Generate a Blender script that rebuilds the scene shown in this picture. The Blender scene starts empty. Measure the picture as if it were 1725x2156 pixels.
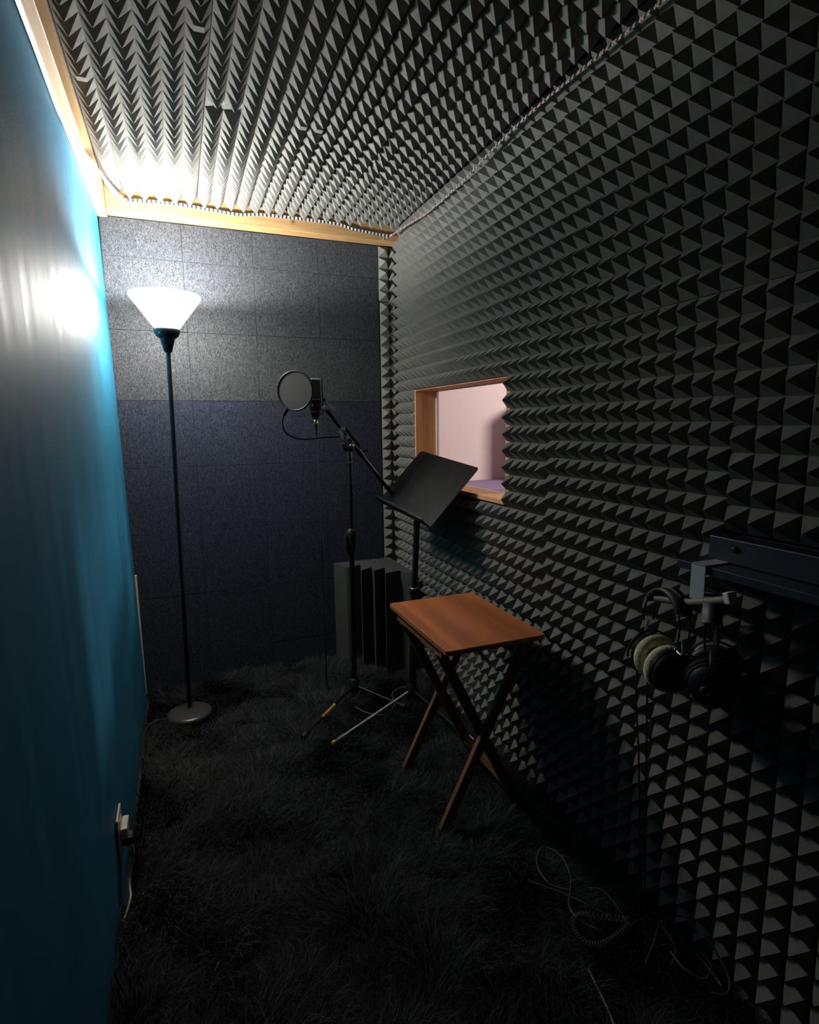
import bpy, math, random
import numpy as np
from mathutils import Vector, Matrix
random.seed(7); rng = np.random.default_rng(11)
COL = bpy.context.scene.collection
PI = math.pi

# ------------------------------------------------------------------ materials
def nodes(name):
    m = bpy.data.materials.new(name); m.use_nodes = True
    nt = m.node_tree; b = nt.nodes['Principled BSDF']
    return m, nt, b
def L(nt, a, b): nt.links.new(a, b)
def mat(name, col, rough=.6, metal=0., spec=.5, var=0., vscale=30., bump=0., bscale=300., stretch=(1,1,1), col2=None, coat=0., bdist=.001):
    m, nt, b = nodes(name)
    b.inputs['Base Color'].default_value = (*col, 1); b.inputs['Roughness'].default_value = rough
    b.inputs['Metallic'].default_value = metal; b.inputs['Specular IOR Level'].default_value = spec
    b.inputs['Coat Weight'].default_value = coat
    tc = nt.nodes.new('ShaderNodeTexCoord'); mp = nt.nodes.new('ShaderNodeMapping'); mp.inputs['Scale'].default_value = stretch
    L(nt, tc.outputs['Object'], mp.inputs[0])
    if var or col2:
        n = nt.nodes.new('ShaderNodeTexNoise'); n.inputs['Scale'].default_value = vscale; n.inputs['Detail'].default_value = 5
        L(nt, mp.outputs[0], n.inputs['Vector'])
        r = nt.nodes.new('ShaderNodeValToRGB'); r.color_ramp.elements[0].position = .3; r.color_ramp.elements[1].position = .7
        c2 = col2 if col2 else tuple(min(1, c*(1+var)) for c in col); c1 = col if col2 else tuple(c*(1-var) for c in col)
        r.color_ramp.elements[0].color = (*c1, 1); r.color_ramp.elements[1].color = (*c2, 1)
        L(nt, n.outputs['Fac'], r.inputs[0]); L(nt, r.outputs[0], b.inputs['Base Color'])
    if bump:
        n2 = nt.nodes.new('ShaderNodeTexNoise'); n2.inputs['Scale'].default_value = bscale; n2.inputs['Detail'].default_value = 4
        L(nt, mp.outputs[0], n2.inputs['Vector'])
        bp = nt.nodes.new('ShaderNodeBump'); bp.inputs['Strength'].default_value = bump; bp.inputs['Distance'].default_value = bdist
        L(nt, n2.outputs['Fac'], bp.inputs['Height']); L(nt, bp.outputs[0], b.inputs['Normal'])
    return m
def wood(name, c1, c2, axis, rough=.55, scale=9., knots=False):
    m, nt, b = nodes(name)
    st = {'x': (.06, 1, 1), 'y': (1, .06, 1), 'z': (1, 1, .06)}[axis]
    tc = nt.nodes.new('ShaderNodeTexCoord'); mp = nt.nodes.new('ShaderNodeMapping'); mp.inputs['Scale'].default_value = st
    L(nt, tc.outputs['Object'], mp.inputs[0])
    n = nt.nodes.new('ShaderNodeTexNoise'); n.inputs['Scale'].default_value = scale*9; n.inputs['Detail'].default_value = 6; n.inputs['Distortion'].default_value = .6
    L(nt, mp.outputs[0], n.inputs['Vector'])
    r = nt.nodes.new('ShaderNodeValToRGB'); r.color_ramp.elements[0].position = .32; r.color_ramp.elements[1].position = .68
    r.color_ramp.elements[0].color = (*c1, 1); r.color_ramp.elements[1].color = (*c2, 1)
    L(nt, n.outputs['Fac'], r.inputs[0]); out = r.outputs[0]
    if knots:
        v = nt.nodes.new('ShaderNodeTexVoronoi'); v.inputs['Scale'].default_value = 7
        L(nt, tc.outputs['Object'], v.inputs['Vector'])
        r2 = nt.nodes.new('ShaderNodeValToRGB'); r2.color_ramp.elements[0].position = .02; r2.color_ramp.elements[1].position = .09
        r2.color_ramp.elements[0].color = (1, 1, 1, 1); r2.color_ramp.elements[1].color = (0, 0, 0, 1)
        L(nt, v.outputs['Distance'], r2.inputs[0])
        mx = nt.nodes.new('ShaderNodeMix'); mx.data_type = 'RGBA'; L(nt, r2.outputs[0], mx.inputs[0]); L(nt, out, mx.inputs[6])
        mx.inputs[7].default_value = (c1[0]*.45, c1[1]*.35, c1[2]*.25, 1); out = mx.outputs[2]
    L(nt, out, b.inputs['Base Color']); b.inputs['Roughness'].default_value = rough
    return m
def emit(name, col, s):
    m, nt, b = nodes(name); b.inputs['Base Color'].default_value = (.9, .9, .9, 1)
    b.inputs['Emission Color'].default_value = (*col, 1); b.inputs['Emission Strength'].default_value = s
    return m

FOAM_C = (.196, .185, .160)
M = {}
M['foam'] = mat('foam', FOAM_C, 1., spec=.15, var=.22, vscale=900, bump=.9, bscale=1400, bdist=.0015)
M['foam_trap'] = mat('foam_trap', (.062, .061, .054), 1., spec=.12, var=.2, vscale=900, bump=.6, bscale=1200)
def felt(name, c):
    m, nt, b = nodes(name)
    tc = nt.nodes.new('ShaderNodeTexCoord')
    outs = []
    for rot, st in ((.5, (1, 1, .3)), (-.9, (1, 1, .3)), (1.5, (1, 1, .34))):
        mp = nt.nodes.new('ShaderNodeMapping'); mp.inputs['Scale'].default_value = st; mp.inputs['Rotation'].default_value = (0, rot, 0)
        L(nt, tc.outputs['Object'], mp.inputs[0])
        n = nt.nodes.new('ShaderNodeTexNoise'); n.inputs['Scale'].default_value = 210; n.inputs['Detail'].default_value = 5; n.inputs['Distortion'].default_value = 2.2
        L(nt, mp.outputs[0], n.inputs['Vector']); outs.append(n.outputs['Fac'])
    mx = nt.nodes.new('ShaderNodeMath'); mx.operation = 'MAXIMUM'; L(nt, outs[0], mx.inputs[0]); L(nt, outs[1], mx.inputs[1])
    mx2 = nt.nodes.new('ShaderNodeMath'); mx2.operation = 'MAXIMUM'; L(nt, mx.outputs[0], mx2.inputs[0]); L(nt, outs[2], mx2.inputs[1])
    r = nt.nodes.new('ShaderNodeValToRGB'); r.color_ramp.elements[0].position = .47; r.color_ramp.elements[1].position = .73
    r.color_ramp.elements[0].color = (*[x*.42 for x in c], 1); r.color_ramp.elements[1].color = (*[min(1, x*2.9) for x in c], 1)
    L(nt, mx2.outputs[0], r.inputs[0]); L(nt, r.outputs[0], b.inputs['Base Color'])
    b.inputs['Roughness'].default_value = 1; b.inputs['Specular IOR Level'].default_value = .1
    bp = nt.nodes.new('ShaderNodeBump'); bp.inputs['Strength'].default_value = .5; bp.inputs['Distance'].default_value = .001
    L(nt, mx2.outputs[0], bp.inputs['Height']); L(nt, bp.outputs[0], b.inputs['Normal'])
    return m
M['felt_grey'] = felt('felt_grey', (.0335, .0345, .0362))
M['felt_blue'] = felt('felt_blue', (.0215, .0245, .035))
M['felt_slate'] = felt('felt_slate', (.036, .0365, .0375))
# blue paint: glossy, brushed vertically
def blue_paint():
    m, nt, b = nodes('blue_paint')
    tc = nt.nodes.new('ShaderNodeTexCoord')
    mp = nt.nodes.new('ShaderNodeMapping'); mp.inputs['Scale'].default_value = (1, 1, .09); L(nt, tc.outputs['Object'], mp.inputs[0])
    n = nt.nodes.new('ShaderNodeTexNoise'); n.inputs['Scale'].default_value = 16; n.inputs['Detail'].default_value = 7; L(nt, mp.outputs[0], n.inputs['Vector'])
    r = nt.nodes.new('ShaderNodeValToRGB'); r.color_ramp.elements[0].position = .25; r.color_ramp.elements[1].position = .75
    r.color_ramp.elements[0].color = (.016, .150, .255, 1); r.color_ramp.elements[1].color = (.022, .185, .305, 1)
    L(nt, n.outputs['Fac'], r.inputs[0]); L(nt, r.outputs[0], b.inputs['Base Color'])
    r2 = nt.nodes.new('ShaderNodeMapRange'); r2.inputs['From Min'].default_value = .3; r2.inputs['From Max'].default_value = .7
    r2.inputs['To Min'].default_value = .50; r2.inputs['To Max'].default_value = .64
    L(nt, n.outputs['Fac'], r2.inputs[0]); L(nt, r2.outputs[0], b.inputs['Roughness'])
    b.inputs['Specular IOR Level'].default_value = .28
    n2 = nt.nodes.new('ShaderNodeTexNoise'); n2.inputs['Scale'].default_value = 420; n2.inputs['Detail'].default_value = 3; L(nt, tc.outputs['Object'], n2.inputs['Vector'])
    bp = nt.nodes.new('ShaderNodeBump'); bp.inputs['Strength'].default_value = .25; bp.inputs['Distance'].default_value = .0008
    L(nt, n2.outputs['Fac'], bp.inputs['Height']); L(nt, bp.outputs[0], b.inputs['Normal'])
    return m
M['blue'] = blue_paint()
M['plaster'] = mat('plaster', (.5, .47, .43), .9, bump=.3, bscale=80)
M['dark_wall'] = mat('dark_wall', (.03, .03, .032), .9)
M['backing'] = mat('backing_board', (.035, .033, .03), .95)
M['beam_x'] = wood('pine_along_x', (.42, .22, .08), (.56, .33, .14), 'x', knots=True)
M['beam_y'] = wood('pine_along_y', (.46, .27, .11), (.60, .38, .18), 'y', knots=True)
M['jamb'] = wood('pine_jamb', (.62, .29, .11), (.78, .40, .17), 'z')
M['table'] = wood('oak_laminate', (.26, .075, .024), (.54, .165, .058), 'y', rough=.42, scale=1.6)
M['table_leg'] = wood('stained_leg', (.16, .07, .028), (.25, .115, .05), 'z', rough=.5, scale=5)
M['black_metal'] = mat('black_metal', (.008, .008, .008), .38, spec=.3, bump=.15, bscale=900, bdist=.0003)
M['black_plastic'] = mat('black_plastic', (.010, .010, .011), .5, spec=.3)
M['lamp_black'] = mat('lamp_black', (.006, .008, .010), .36, spec=.35)
M['lamp_base'] = mat('lamp_base', (.065, .06, .055), .30, metal=.3)
M['desk_black'] = mat('desk_black', (.009, .009, .009), .42, spec=.2, var=.6, vscale=22, stretch=(.25, 1, .25))
M['chrome'] = mat('chrome', (.45, .45, .45), .22, metal=1)
M['brass'] = mat('brass', (.8, .55, .3), .25, metal=1)
M['grey_metal'] = mat('brushed_grey_metal', (.42, .47, .48), .45, metal=.25, bump=.2, bscale=500)
M['rubber'] = mat('rubber', (.02, .02, .02), .7)
M['white_rubber'] = mat('white_rubber', (.62, .62, .60), .6)
M['yellow'] = mat('yellow_label', (.75, .42, .05), .5)
M['lime'] = mat('lime_cap', (.7, .65, .03), .5)
M['ivory'] = mat('ivory_plastic', (.55, .50, .42), .4)
M['cord'] = mat('cream_cord', (.42, .36, .27), .5)
M['velour'] = mat('velour', (.62, .57, .38), 1., var=.25, vscale=90, bump=1., bscale=260, bdist=.003)
M['leather'] = mat('black_leatherette', (.012, .012, .013), .5, bump=.4, bscale=300)
M['grey_plastic'] = mat('grey_plastic', (.25, .28, .28), .5)
M['silver'] = mat('silver_ring', (.5, .55, .58), .3, metal=.8)
M['red'] = mat('red_line', (.55, .08, .16), .5)
M['letter'] = mat('letter_grey', (.75, .75, .72), .5)
M['ledge'] = mat('ledge_paint', (.010, .014, .024), .42)
M['cable'] = mat('cable', (.02, .02, .02), .45)
M['cable_grey'] = mat('grey_cable', (.055, .060, .060), .4)
M['fabric_arm'] = mat('hook_sleeve', (.20, .17, .12), .6)
M['tape_white'] = mat('tape_white', (.72, .68, .64), .5)
M['tape_black'] = mat('tape_black', (.03, .03, .035), .5)
M['tape_red'] = mat('tape_red', (.75, .10, .04), .5)
M['tape_amber'] = mat('tape_amber', (.6, .34, .12), .5)
M['pink_wall'] = mat('pink_wall', (.60, .48, .46), .9, bump=.15, bscale=60)
M['purple'] = mat('purple_bench', (.20, .15, .26), .8)
M['carpet_base'] = mat('carpet_base', (.012, .013, .013), 1)
M['nail'] = mat('nail', (.2, .15, .1), .5)
def pile_mat():
    m, nt, b = nodes('carpet_pile')
    a = nt.nodes.new('ShaderNodeAttribute'); a.attribute_name = 'shade'
    r = nt.nodes.new('ShaderNodeValToRGB'); r.color_ramp.elements[0].color = (.0030, .0034, .0037, 1); r.color_ramp.elements[1].color = (.105, .115, .110, 1)
    L(nt, a.outputs['Fac'], r.inputs[0]); L(nt, r.outputs[0], b.inputs['Base Color'])
    b.inputs['Roughness'].default_value = .7; b.inputs['Specular IOR Level'].default_value = .1
    return m
M['pile'] = pile_mat()
def screen_mat():
    m, nt, b = nodes('pop_screen'); b.inputs['Base Color'].default_value = (.030, .029, .026, 1); b.inputs['Roughness'].default_value = .9
    t = nt.nodes.new('ShaderNodeBsdfTransparent'); mx = nt.nodes.new('ShaderNodeMixShader'); mx.inputs[0].default_value = .72
    L(nt, t.outputs[0], mx.inputs[1]); L(nt, b.outputs[0], mx.inputs[2]); L(nt, mx.outputs[0], nt.nodes['Material Output'].inputs[0])
    return m
M['screen'] = screen_mat()
def glass_mat():
    m, nt, b = nodes('window_glass'); nt.nodes.remove(b)
    t = nt.nodes.new('ShaderNodeBsdfTransparent'); t.inputs[0].default_value = (.96, .97, .97, 1)
    g = nt.nodes.new('ShaderNodeBsdfGlossy'); g.inputs['Roughness'].default_value = .03
    lw = nt.nodes.new('ShaderNodeLayerWeight'); pw = nt.nodes.new('ShaderNodeMath'); pw.operation = 'POWER'; pw.inputs[1].default_value = 5; L(nt, lw.outputs['Facing'], pw.inputs[0])
    f = nt.nodes.new('ShaderNodeMapRange'); f.inputs['To Min'].default_value = .04; L(nt, pw.outputs[0], f.inputs[0]); mx = nt.nodes.new('ShaderNodeMixShader')
    L(nt, f.outputs[0], mx.inputs[0]); L(nt, t.outputs[0], mx.inputs[1]); L(nt, g.outputs[0], mx.inputs[2]); L(nt, mx.outputs[0], nt.nodes['Material Output'].inputs[0])
    return m
M['glass'] = glass_mat()
M['shade_inner'] = emit('opal_shade_inside', (1., .97, .93), 7.)
M['shade'] = emit('opal_shade', (1., .955, .89), 31.)
M['bulb'] = emit('bulb', (.95, .98, 1.), 30.)

# ------------------------------------------------------------------ mesh builder
class MB:
    def __init__(s): s.v = []; s.f = []; s.sm = []; s.mi = []
    def add(s, vs, fs, smooth=False, mi=0):
        o = len(s.v); s.v += [tuple(map(float, p)) for p in vs]
        for f in fs: s.f.append([i+o for i in f]); s.sm.append(smooth); s.mi.append(mi)
        return s
    def box(s, a, b, mi=0):
        (x0, y0, z0), (x1, y1, z1) = a, b
        x0, x1 = sorted((x0, x1)); y0, y1 = sorted((y0, y1)); z0, z1 = sorted((z0, z1))
        return s.add([(x0,y0,z0),(x1,y0,z0),(x1,y1,z0),(x0,y1,z0),(x0,y0,z1),(x1,y0,z1),(x1,y1,z1),(x0,y1,z1)],
              [(0,3,2,1),(4,5,6,7),(0,1,5,4),(1,2,6,5),(2,3,7,6),(3,0,4,7)], mi=mi)
    def obox(s, c, ax, ay, az, hx, hy, hz, mi=0):
        c, ax, ay, az = map(Vector, (c, ax, ay, az)); ax, ay, az = ax.normalized(), ay.normalized(), az.normalized()
        P = [c+ax*(i*hx)+ay*(j*hy)+az*(k*hz) for k in (-1, 1) for i, j in ((-1,-1),(1,-1),(1,1),(-1,1))]
        return s.add(P, [(0,3,2,1),(4,5,6,7),(0,1,5,4),(1,2,6,5),(2,3,7,6),(3,0,4,7)], mi=mi)
    def bar(s, a, b, up, w, h, mi=0):
        a, b = Vector(a), Vector(b); d = (b-a).normalized(); sd = d.cross(Vector(up)).normalized(); u = sd.cross(d)
        return s.obox((a+b)/2, d, sd, u, (b-a).length/2, w/2, h/2, mi)
    def prism(s, pts, z0, z1, mi=0):
        n = len(pts); v = [(x, y, z0) for x, y in pts]+[(x, y, z1) for x, y in pts]
        return s.add(v, [tuple(range(n))[::-1], tuple(range(n, 2*n))]+[(i, (i+1)%n, n+(i+1)%n, n+i) for i in range(n)], mi=mi)
    def tube(s, pts, r, n=10, closed=False, mi=0, cap=True):
        pts = [Vector(p) for p in pts]; N = len(pts); rs = r if isinstance(r, (list, tuple)) else [r]*N
        rings = []; pu = None
        for i, p in enumerate(pts):
            if closed: t = pts[(i+1)%N]-pts[i-1]
            else: t = pts[min(i+1, N-1)]-pts[max(i-1, 0)]
            t.normalize()
            if pu is None: pu = t.orthogonal().normalized()
            u = (pu-t*pu.dot(t)).normalized(); pu = u; w = t.cross(u)
            rings.append([p+(u*math.cos(2*PI*k/n)+w*math.sin(2*PI*k/n))*rs[i] for k in range(n)])
        v = [q for rg in rings for q in rg]; f = []
        for i in range(N if closed else N-1):
            a = i*n; b = ((i+1)%N)*n
            f += [(a+k, a+(k+1)%n, b+(k+1)%n, b+k) for k in range(n)]
        s.add(v, f, True, mi)
        if cap and not closed:
            s.add(rings[0], [tuple(range(n))[::-1]], mi=mi); s.add(rings[-1], [tuple(range(n))], mi=mi)
        return s
    def lathe(s, prof, c=(0,0,0), axis=(0,0,1), n=40, mi=0, smooth=True):
        c = Vector(c); az = Vector(axis).normalized(); ax = az.orthogonal().normalized(); ay = az.cross(ax)
        v = [c+az*z+(ax*math.cos(2*PI*k/n)+ay*math.sin(2*PI*k/n))*max(r, 1e-5) for r, z in prof for k in range(n)]
        f = [(i*n+k, i*n+(k+1)%n, (i+1)*n+(k+1)%n, (i+1)*n+k) for i in range(len(prof)-1) for k in range(n)]
        return s.add(v, f, smooth, mi)
    def torus(s, c, axis, R, r, n=48, m=12, mi=0, ex=1.):
        c = Vector(c); az = Vector(axis).normalized(); ax = az.orthogonal().normalized(); ay = az.cross(ax)
        v = []; f = []
        for i in range(n):
            a = 2*PI*i/n; d = ax*math.cos(a)+ay*math.sin(a)
            for k in range(m):
                b = 2*PI*k/m; v.append(c+d*(R+r*math.cos(b))+az*(r*ex*math.sin(b)))
        for i in range(n):
            for k in range(m): f.append((i*m+k, ((i+1)%n)*m+k, ((i+1)%n)*m+(k+1)%m, i*m+(k+1)%m))
        return s.add(v, f, True, mi)
    def build(s, name, mats, parent=None, bevel=0, origin=None, seg=2):
        me = bpy.data.meshes.new(name); o3 = Vector(origin) if origin else Vector((0,0,0))
        me.from_pydata([(x-o3.x, y-o3.y, z-o3.z) for x, y, z in s.v], [], s.f)
        me.polygons.foreach_set('use_smooth', s.sm); me.polygons.foreach_set('material_index', s.mi)
        for m in (mats if isinstance(mats, (list, tuple)) else [mats]): me.materials.append(m)
        me.update()
        o = bpy.data.objects.new(name, me); COL.objects.link(o)
        if parent:
            o.parent = parent
            bpy.context.view_layer.update()
            o.location = o3 if origin else (0,0,0)
            # geometry is given in world space: undo the parent's placement
            o.matrix_parent_inverse = PINV.get(parent.name, Matrix.Identity(4))
        else: o.location = o3
        PINV[o.name] = (PINV.get(parent.name, Matrix.Identity(4)) if parent and not origin else Matrix.Translation(-o3)) if not parent else Matrix.Identity(4)
        if bevel:
            md = o.modifiers.new('bevel', 'BEVEL'); md.width = bevel; md.segments = seg; md.limit_method = 'ANGLE'; md.angle_limit = .6
        return o
PINV = {}
def tag(o, label=None, cat=None, group=None, kind=None):
    if label: o['label'] = label
    if cat: o['category'] = cat
    if group: o['group'] = group
    if kind: o['kind'] = kind
    return o
def empty(name, loc, label, cat, group=None):
    o = bpy.data.objects.new(name, None); COL.objects.link(o); o.location = loc; o.empty_display_size = .05
    PINV[o.name] = Matrix.Translation(-Vector(loc))
    return tag(o, label, cat, group)
def smooth_path(pts, k=6):
    P = [Vector(p) for p in pts]; out = []
    for i in range(len(P)-1):
        p0, p1, p2, p3 = P[max(i-1, 0)], P[i], P[i+1], P[min(i+2, len(P)-1)]
        for j in range(k):
            t = j/k
            out.append(.5*((2*p1)+(p2-p0)*t+(2*p0-5*p1+4*p2-p3)*t*t+(3*p1-p0-3*p2+p3)*t**3))
    return out+[P[-1]]

# ------------------------------------------------------------------ room shell
XR = 1.03          # right wall, behind the foam
YB = 2.715         # face of the felt on the back wall
ZC = 2.155         # ceiling board
def struct(mb, name, m, bevel=0, label=None):
    o = mb.build(name, m, bevel=bevel); o['kind'] = 'structure'
    if label: o['label'] = label
    return o
struct(MB().box((-.6, -.9, -.08), (1.35, 3.0, 0)), 'floor', M['carpet_base'])
struct(MB().box((-.6, -.9, ZC+.012), (1.35, 3.0, ZC+.1)), 'ceiling', M['backing'])
mb = MB()      # left wall leans very slightly outwards towards the ceiling
mb.add([(-.40,-.9,0),(-.217,-.9,0),(-.217,2.745,0),(-.40,2.745,0),(-.40,-.9,2.17),(-.245,-.9,2.17),(-.245,2.745,2.17),(-.40,2.745,2.17)],
       [(0,3,2,1),(4,5,6,7),(0,1,5,4),(1,2,6,5),(2,3,7,6),(3,0,4,7)])
struct(mb, 'wall_left', M['blue'])
struct(MB().box((-.6, 2.725, 0), (1.14, 2.82, 2.17)), 'wall_back', M['backing'])
WY0, WY1, WZ0, WZ1 = 1.672, 2.470, .958, 1.385     # window opening in the right wall
mb = MB()
mb.box((XR+.011, -.9, 0), (1.14, WY0, 2.17)); mb.box((XR+.011, WY1, 0), (1.14, 2.80, 2.17))
mb.box((XR+.011, WY0, 0), (1.14, WY1, WZ0)); mb.box((XR+.011, WY0, WZ1), (1.14, WY1, 2.17))
struct(mb, 'wall_right', M['backing'])
struct(MB().box((-.6, -1.0, 0), (1.35, -.9, 2.17)), 'wall_front', M['dark_wall'])
# pale edge of the wall board showing in the back left corner
mb = MB().box((-.223, 2.700, .03), (-.2155, 2.7149, .585)); struct(mb, 'trim_1', M['ivory'])
# timber round the top of the walls
struct(MB().box((-.243, -.9, 2.068), (-.207, 2.715, ZC+.011)), 'trim_2', M['beam_y'], .002)
struct(MB().box((-.206, 2.645, 2.074), (1.029, 2.7145, ZC+.011)), 'trim_3', M['beam_x'], .003)
# window: pine lining, pane, bead
w = tag(MB().box((XR-.004, WY1-.002, WZ0), (1.128, WY1+.02, WZ1)).build('window_1', M['jamb'], bevel=.001), kind='structure')
MB().box((XR-.004, WY0-.02, WZ0), (1.128, WY0+.004, WZ1)).build('window_lining', M['jamb'], w)
MB().box((XR-.004, WY0, WZ1-.003), (1.128, WY1, WZ1-.0005)).build('window_head', M['jamb'], w)
s_ = MB().box((XR-.012, WY0, WZ0-.005), (1.128, WY1, WZ0+.012)); s_.build('window_sill', M['jamb'], w, bevel=.002)
mb = MB()
for a, b in (((1.128, WY1-.012, WZ0), (1.140, WY1+.01, WZ1)), ((1.128, WY0-.01, WZ0), (1.140, WY0+.012, WZ1)), ((1.128, WY0, WZ0), (1.140, WY1, WZ0+.010)), ((1.128, WY0, WZ1-.006), (1.1405, WY1, WZ1+.01))): mb.box(a, b)
mb.build('window_bead', M['tape_white'], w)
MB().box((1.131, WY0, WZ0+.006), (1.135, WY1, WZ1-.004)).build('window_pane', M['glass'], w)
# the room beyond the window
struct(MB().box((1.16, 4.05, 0), (5.5, 4.12, 2.6)), 'wall_beyond', M['pink_wall'])
struct(MB().box((1.16, 1.0, -.06), (5.5, 4.05, 0)), 'floor_beyond', M['purple'])
struct(MB().box((1.16, 1.0, 2.6), (5.5, 4.05, 2.66)), 'ceiling_beyond', M['pink_wall'])
struct(MB().box((5.4, 1.0, 0), (5.5, 4.05, 2.6)), 'wall_beyond_side', M['pink_wall'])
struct(MB().box((1.16, .9, 0), (5.5, 1.0, 2.6)), 'wall_beyond_near', M['pink_wall'])
struct(MB().box((1.145, 2.82, 0), (1.16, 4.12, 2.6)), 'wall_beyond_end', M['pink_wall'])
c = empty('storage_bench', (1.9, 3.7, 0), 'purple painted bench seen through the window below the pink wall', 'bench')
MB().box((1.2, 3.45, .735), (3.4, 4.04, .775)).build('bench_top', M['purple'], c, bevel=.004)
MB().box((1.25, 3.52, .0), (3.35, 4.0, .735)).build('cabinet_body', M['purple'], c, bevel=.004)

sp = empty('shadow_caster', (2.72, 3.70, .775), 'unseen dark upright box added on the bench beyond the window to cast a shadow', 'shadow_caster')  # unseen box, added only to throw a shadow onto the pink wall
MB().box((2.60, 3.60, .776), (2.84, 3.82, 1.42)).build('shadow_caster_body', M['black_plastic'], sp, bevel=.006)
MB().lathe([(0, .0), (.03, .004), (.08, .016), (.088, .016), (.092, .004)], (2.72, 3.60, 1.0), (0,-1,0), 32).build('shadow_caster_cone', M['rubber'], sp)

# ------------------------------------------------------------------ acoustic foam
CELL = .0508
def foam(name, O, U, V, Nn, nu, nv, cu, cv, h, label, group, seed=0, back=.011, skip=(), trunc=()):
    """sheet of nu x nv pyramids; O = corner on the valley plane, U/V/N unit axes"""
    O, U, V, Nn = Vector(O), Vector(U), Vector(V), Vector(Nn); r = random.Random(seed)
    mb = MB(); flip = U.cross(V).dot(Nn) < 0
    def q(a, b, d): return O+U*a+V*b+Nn*d
    W_, H_ = nu*cu, nv*cv
    vs = [q(0,0,-back), q(W_,0,-back), q(W_,H_,-back), q(0,H_,-back), q(0,0,0), q(W_,0,0), q(W_,H_,0), q(0,H_,0)]
    fs = [(0,3,2,1),(0,1,5,4),(1,2,6,5),(2,3,7,6),(3,0,4,7)]
    if flip: fs = [f[::-1] for f in fs]
    mb.add(vs, fs)
    for i in range(nu):
        for j in range(nv):
            if (i, j) in skip:
                mb.add([q(i*cu, j*cv, 0), q((i+1)*cu, j*cv, 0), q((i+1)*cu, (j+1)*cv, 0), q(i*cu, (j+1)*cv, 0)], [(0,1,2,3) if not flip else (3,2,1,0)]); continue
            x0, y0 = i*cu, j*cv; cx = x0+cu/2+r.gauss(0, .0009); cy = y0+cv/2+r.gauss(0, .0009); hh = h*(1+r.gauss(0, .012))
            v = [q(x0, y0, 0), q(x0+cu, y0, 0), q(x0+cu, y0+cv, 0), q(x0, y0+cv, 0)]
            t = .09 if (i, j) not in trunc else .4
            mz = hh*(1-t)*1.01; e = cu/2*t; e2 = cv/2*t
            v += [q(cx-e, cy-e2, mz), q(cx+e, cy-e2, mz), q(cx+e, cy+e2, mz), q(cx-e, cy+e2, mz)]
            f = [(0,1,5,4),(1,2,6,5),(2,3,7,6),(3,0,4,7)]
            if t < .2: v.append(q(cx, cy, hh*.985)); f += [(4,5,8),(5,6,8),(6,7,8),(7,4,8)]
            else: f += [(4,5,6,7)]
            if flip: f = [a[::-1] for a in f]
            mb.add(v, f)
    o = mb.build(name, M['foam'], origin=O)
    return tag(o, label, 'acoustic foam', group)
G1 = 'pyramid foam panels on the window wall'
PH = .038
def wallfoam(y0, z0, ny, nz, label, seed, cy=CELL, cz=CELL, **k):
    return foam('pyramid_foam', (XR, y0, z0), (0,1,0), (0,0,1), (-1,0,0), ny, nz, cy, cz, PH, label, G1, seed, **k)
YS = 1.432                       # vertical seam between the two columns of sheets
# far column (seam to back corner), window cut out
nfar = 24; cf = (2.700-YS)/nfar  # 24 cells reach into the corner
wallfoam(YS, 1.488, 24, 13, 'charcoal pyramid foam sheet above the window, reaching up to the ceiling in the back corner', 1, cy=cf, cz=.0506)
wallfoam(YS, 1.388, 24, 2, 'narrow two-row strip of pyramid foam directly above the window opening', 2, cy=cf, cz=.0498)
wallfoam(2.474, .958, 4, 8, 'small pyramid foam piece between the window and the back corner', 3, cy=(2.700-2.474)/4, cz=.0537)
wallfoam(YS, .948, 5, 8, 'narrow pyramid foam piece beside the near edge of the window', 4, cy=(WY0-YS-.002)/5, cz=.055)
wallfoam(YS, .340, 24, 12, 'pyramid foam sheet under the window, half in the shadow of the music stand', 5, cy=cf, cz=(.946-.340)/12)
wallfoam(YS, .035, 24, 6, 'low pyramid foam strip at the carpet behind the folding table', 6, cy=cf, cz=.0505)
# near column
YN = YS-12*CELL
wallfoam(YN, 1.488, 12, 13, 'pyramid foam sheet against the ceiling, just nearer the camera than the window', 7)
wallfoam(YN, .872, 12, 12, 'mid-height pyramid foam sheet between the window and the dark wall ledge', 8, cz=.0512)
wallfoam(YN, .258, 12, 12, 'pyramid foam sheet on the lower wall behind the folding table, below mid height', 9, cz=.0510)
wallfoam(YN, .0, 12, 5, 'lowest pyramid foam strip at the carpet between the table and the loose cables', 10, cz=.0513)
YQ = YN-12*CELL
wallfoam(YQ, 1.488, 12, 13, 'pyramid foam sheet at the top right corner of the photo, high on the wall', 11)
wallfoam(YQ, 1.010, 12, 9, 'pyramid foam sheet on the near wall directly above the dark ledge', 12, cz=.0530)
wallfoam(YQ, .320, 12, 12, 'pyramid foam sheet below the dark ledge, behind the hanging headphones', 13, cz=.0515)
wallfoam(YQ, .0, 12, 6, 'lowest pyramid foam sheet on the near wall beside the tangle of cables', 14, cz=.0530)
# narrow strip on the back wall in the right corner
G2 = 'foam strips in the back corner'
foam('corner_foam', (.942, YB-.001, 1.820), (1,0,0), (0,0,1), (0,-1,0), 1, 5, .0508, .0502, .034, 'short foam strip at the top of the back right corner under the beam', G2, 21, back=.008)
foam('corner_foam', (.946, YB-.001, .300), (1,0,0), (0,0,1), (0,-1,0), 1, 30, .0500, .0505, .034, 'long narrow foam strip running down the back right corner beside the felt tiles', G2, 22, back=.008)
foam('corner_foam', (.9935, YB-.001, .300), (1,0,0), (0,0,1), (0,-1,0), 1, 35, .036, .0505, .03, 'inner foam strip tucked into the back right corner against the window wall', G2, 23, back=.008)
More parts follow.
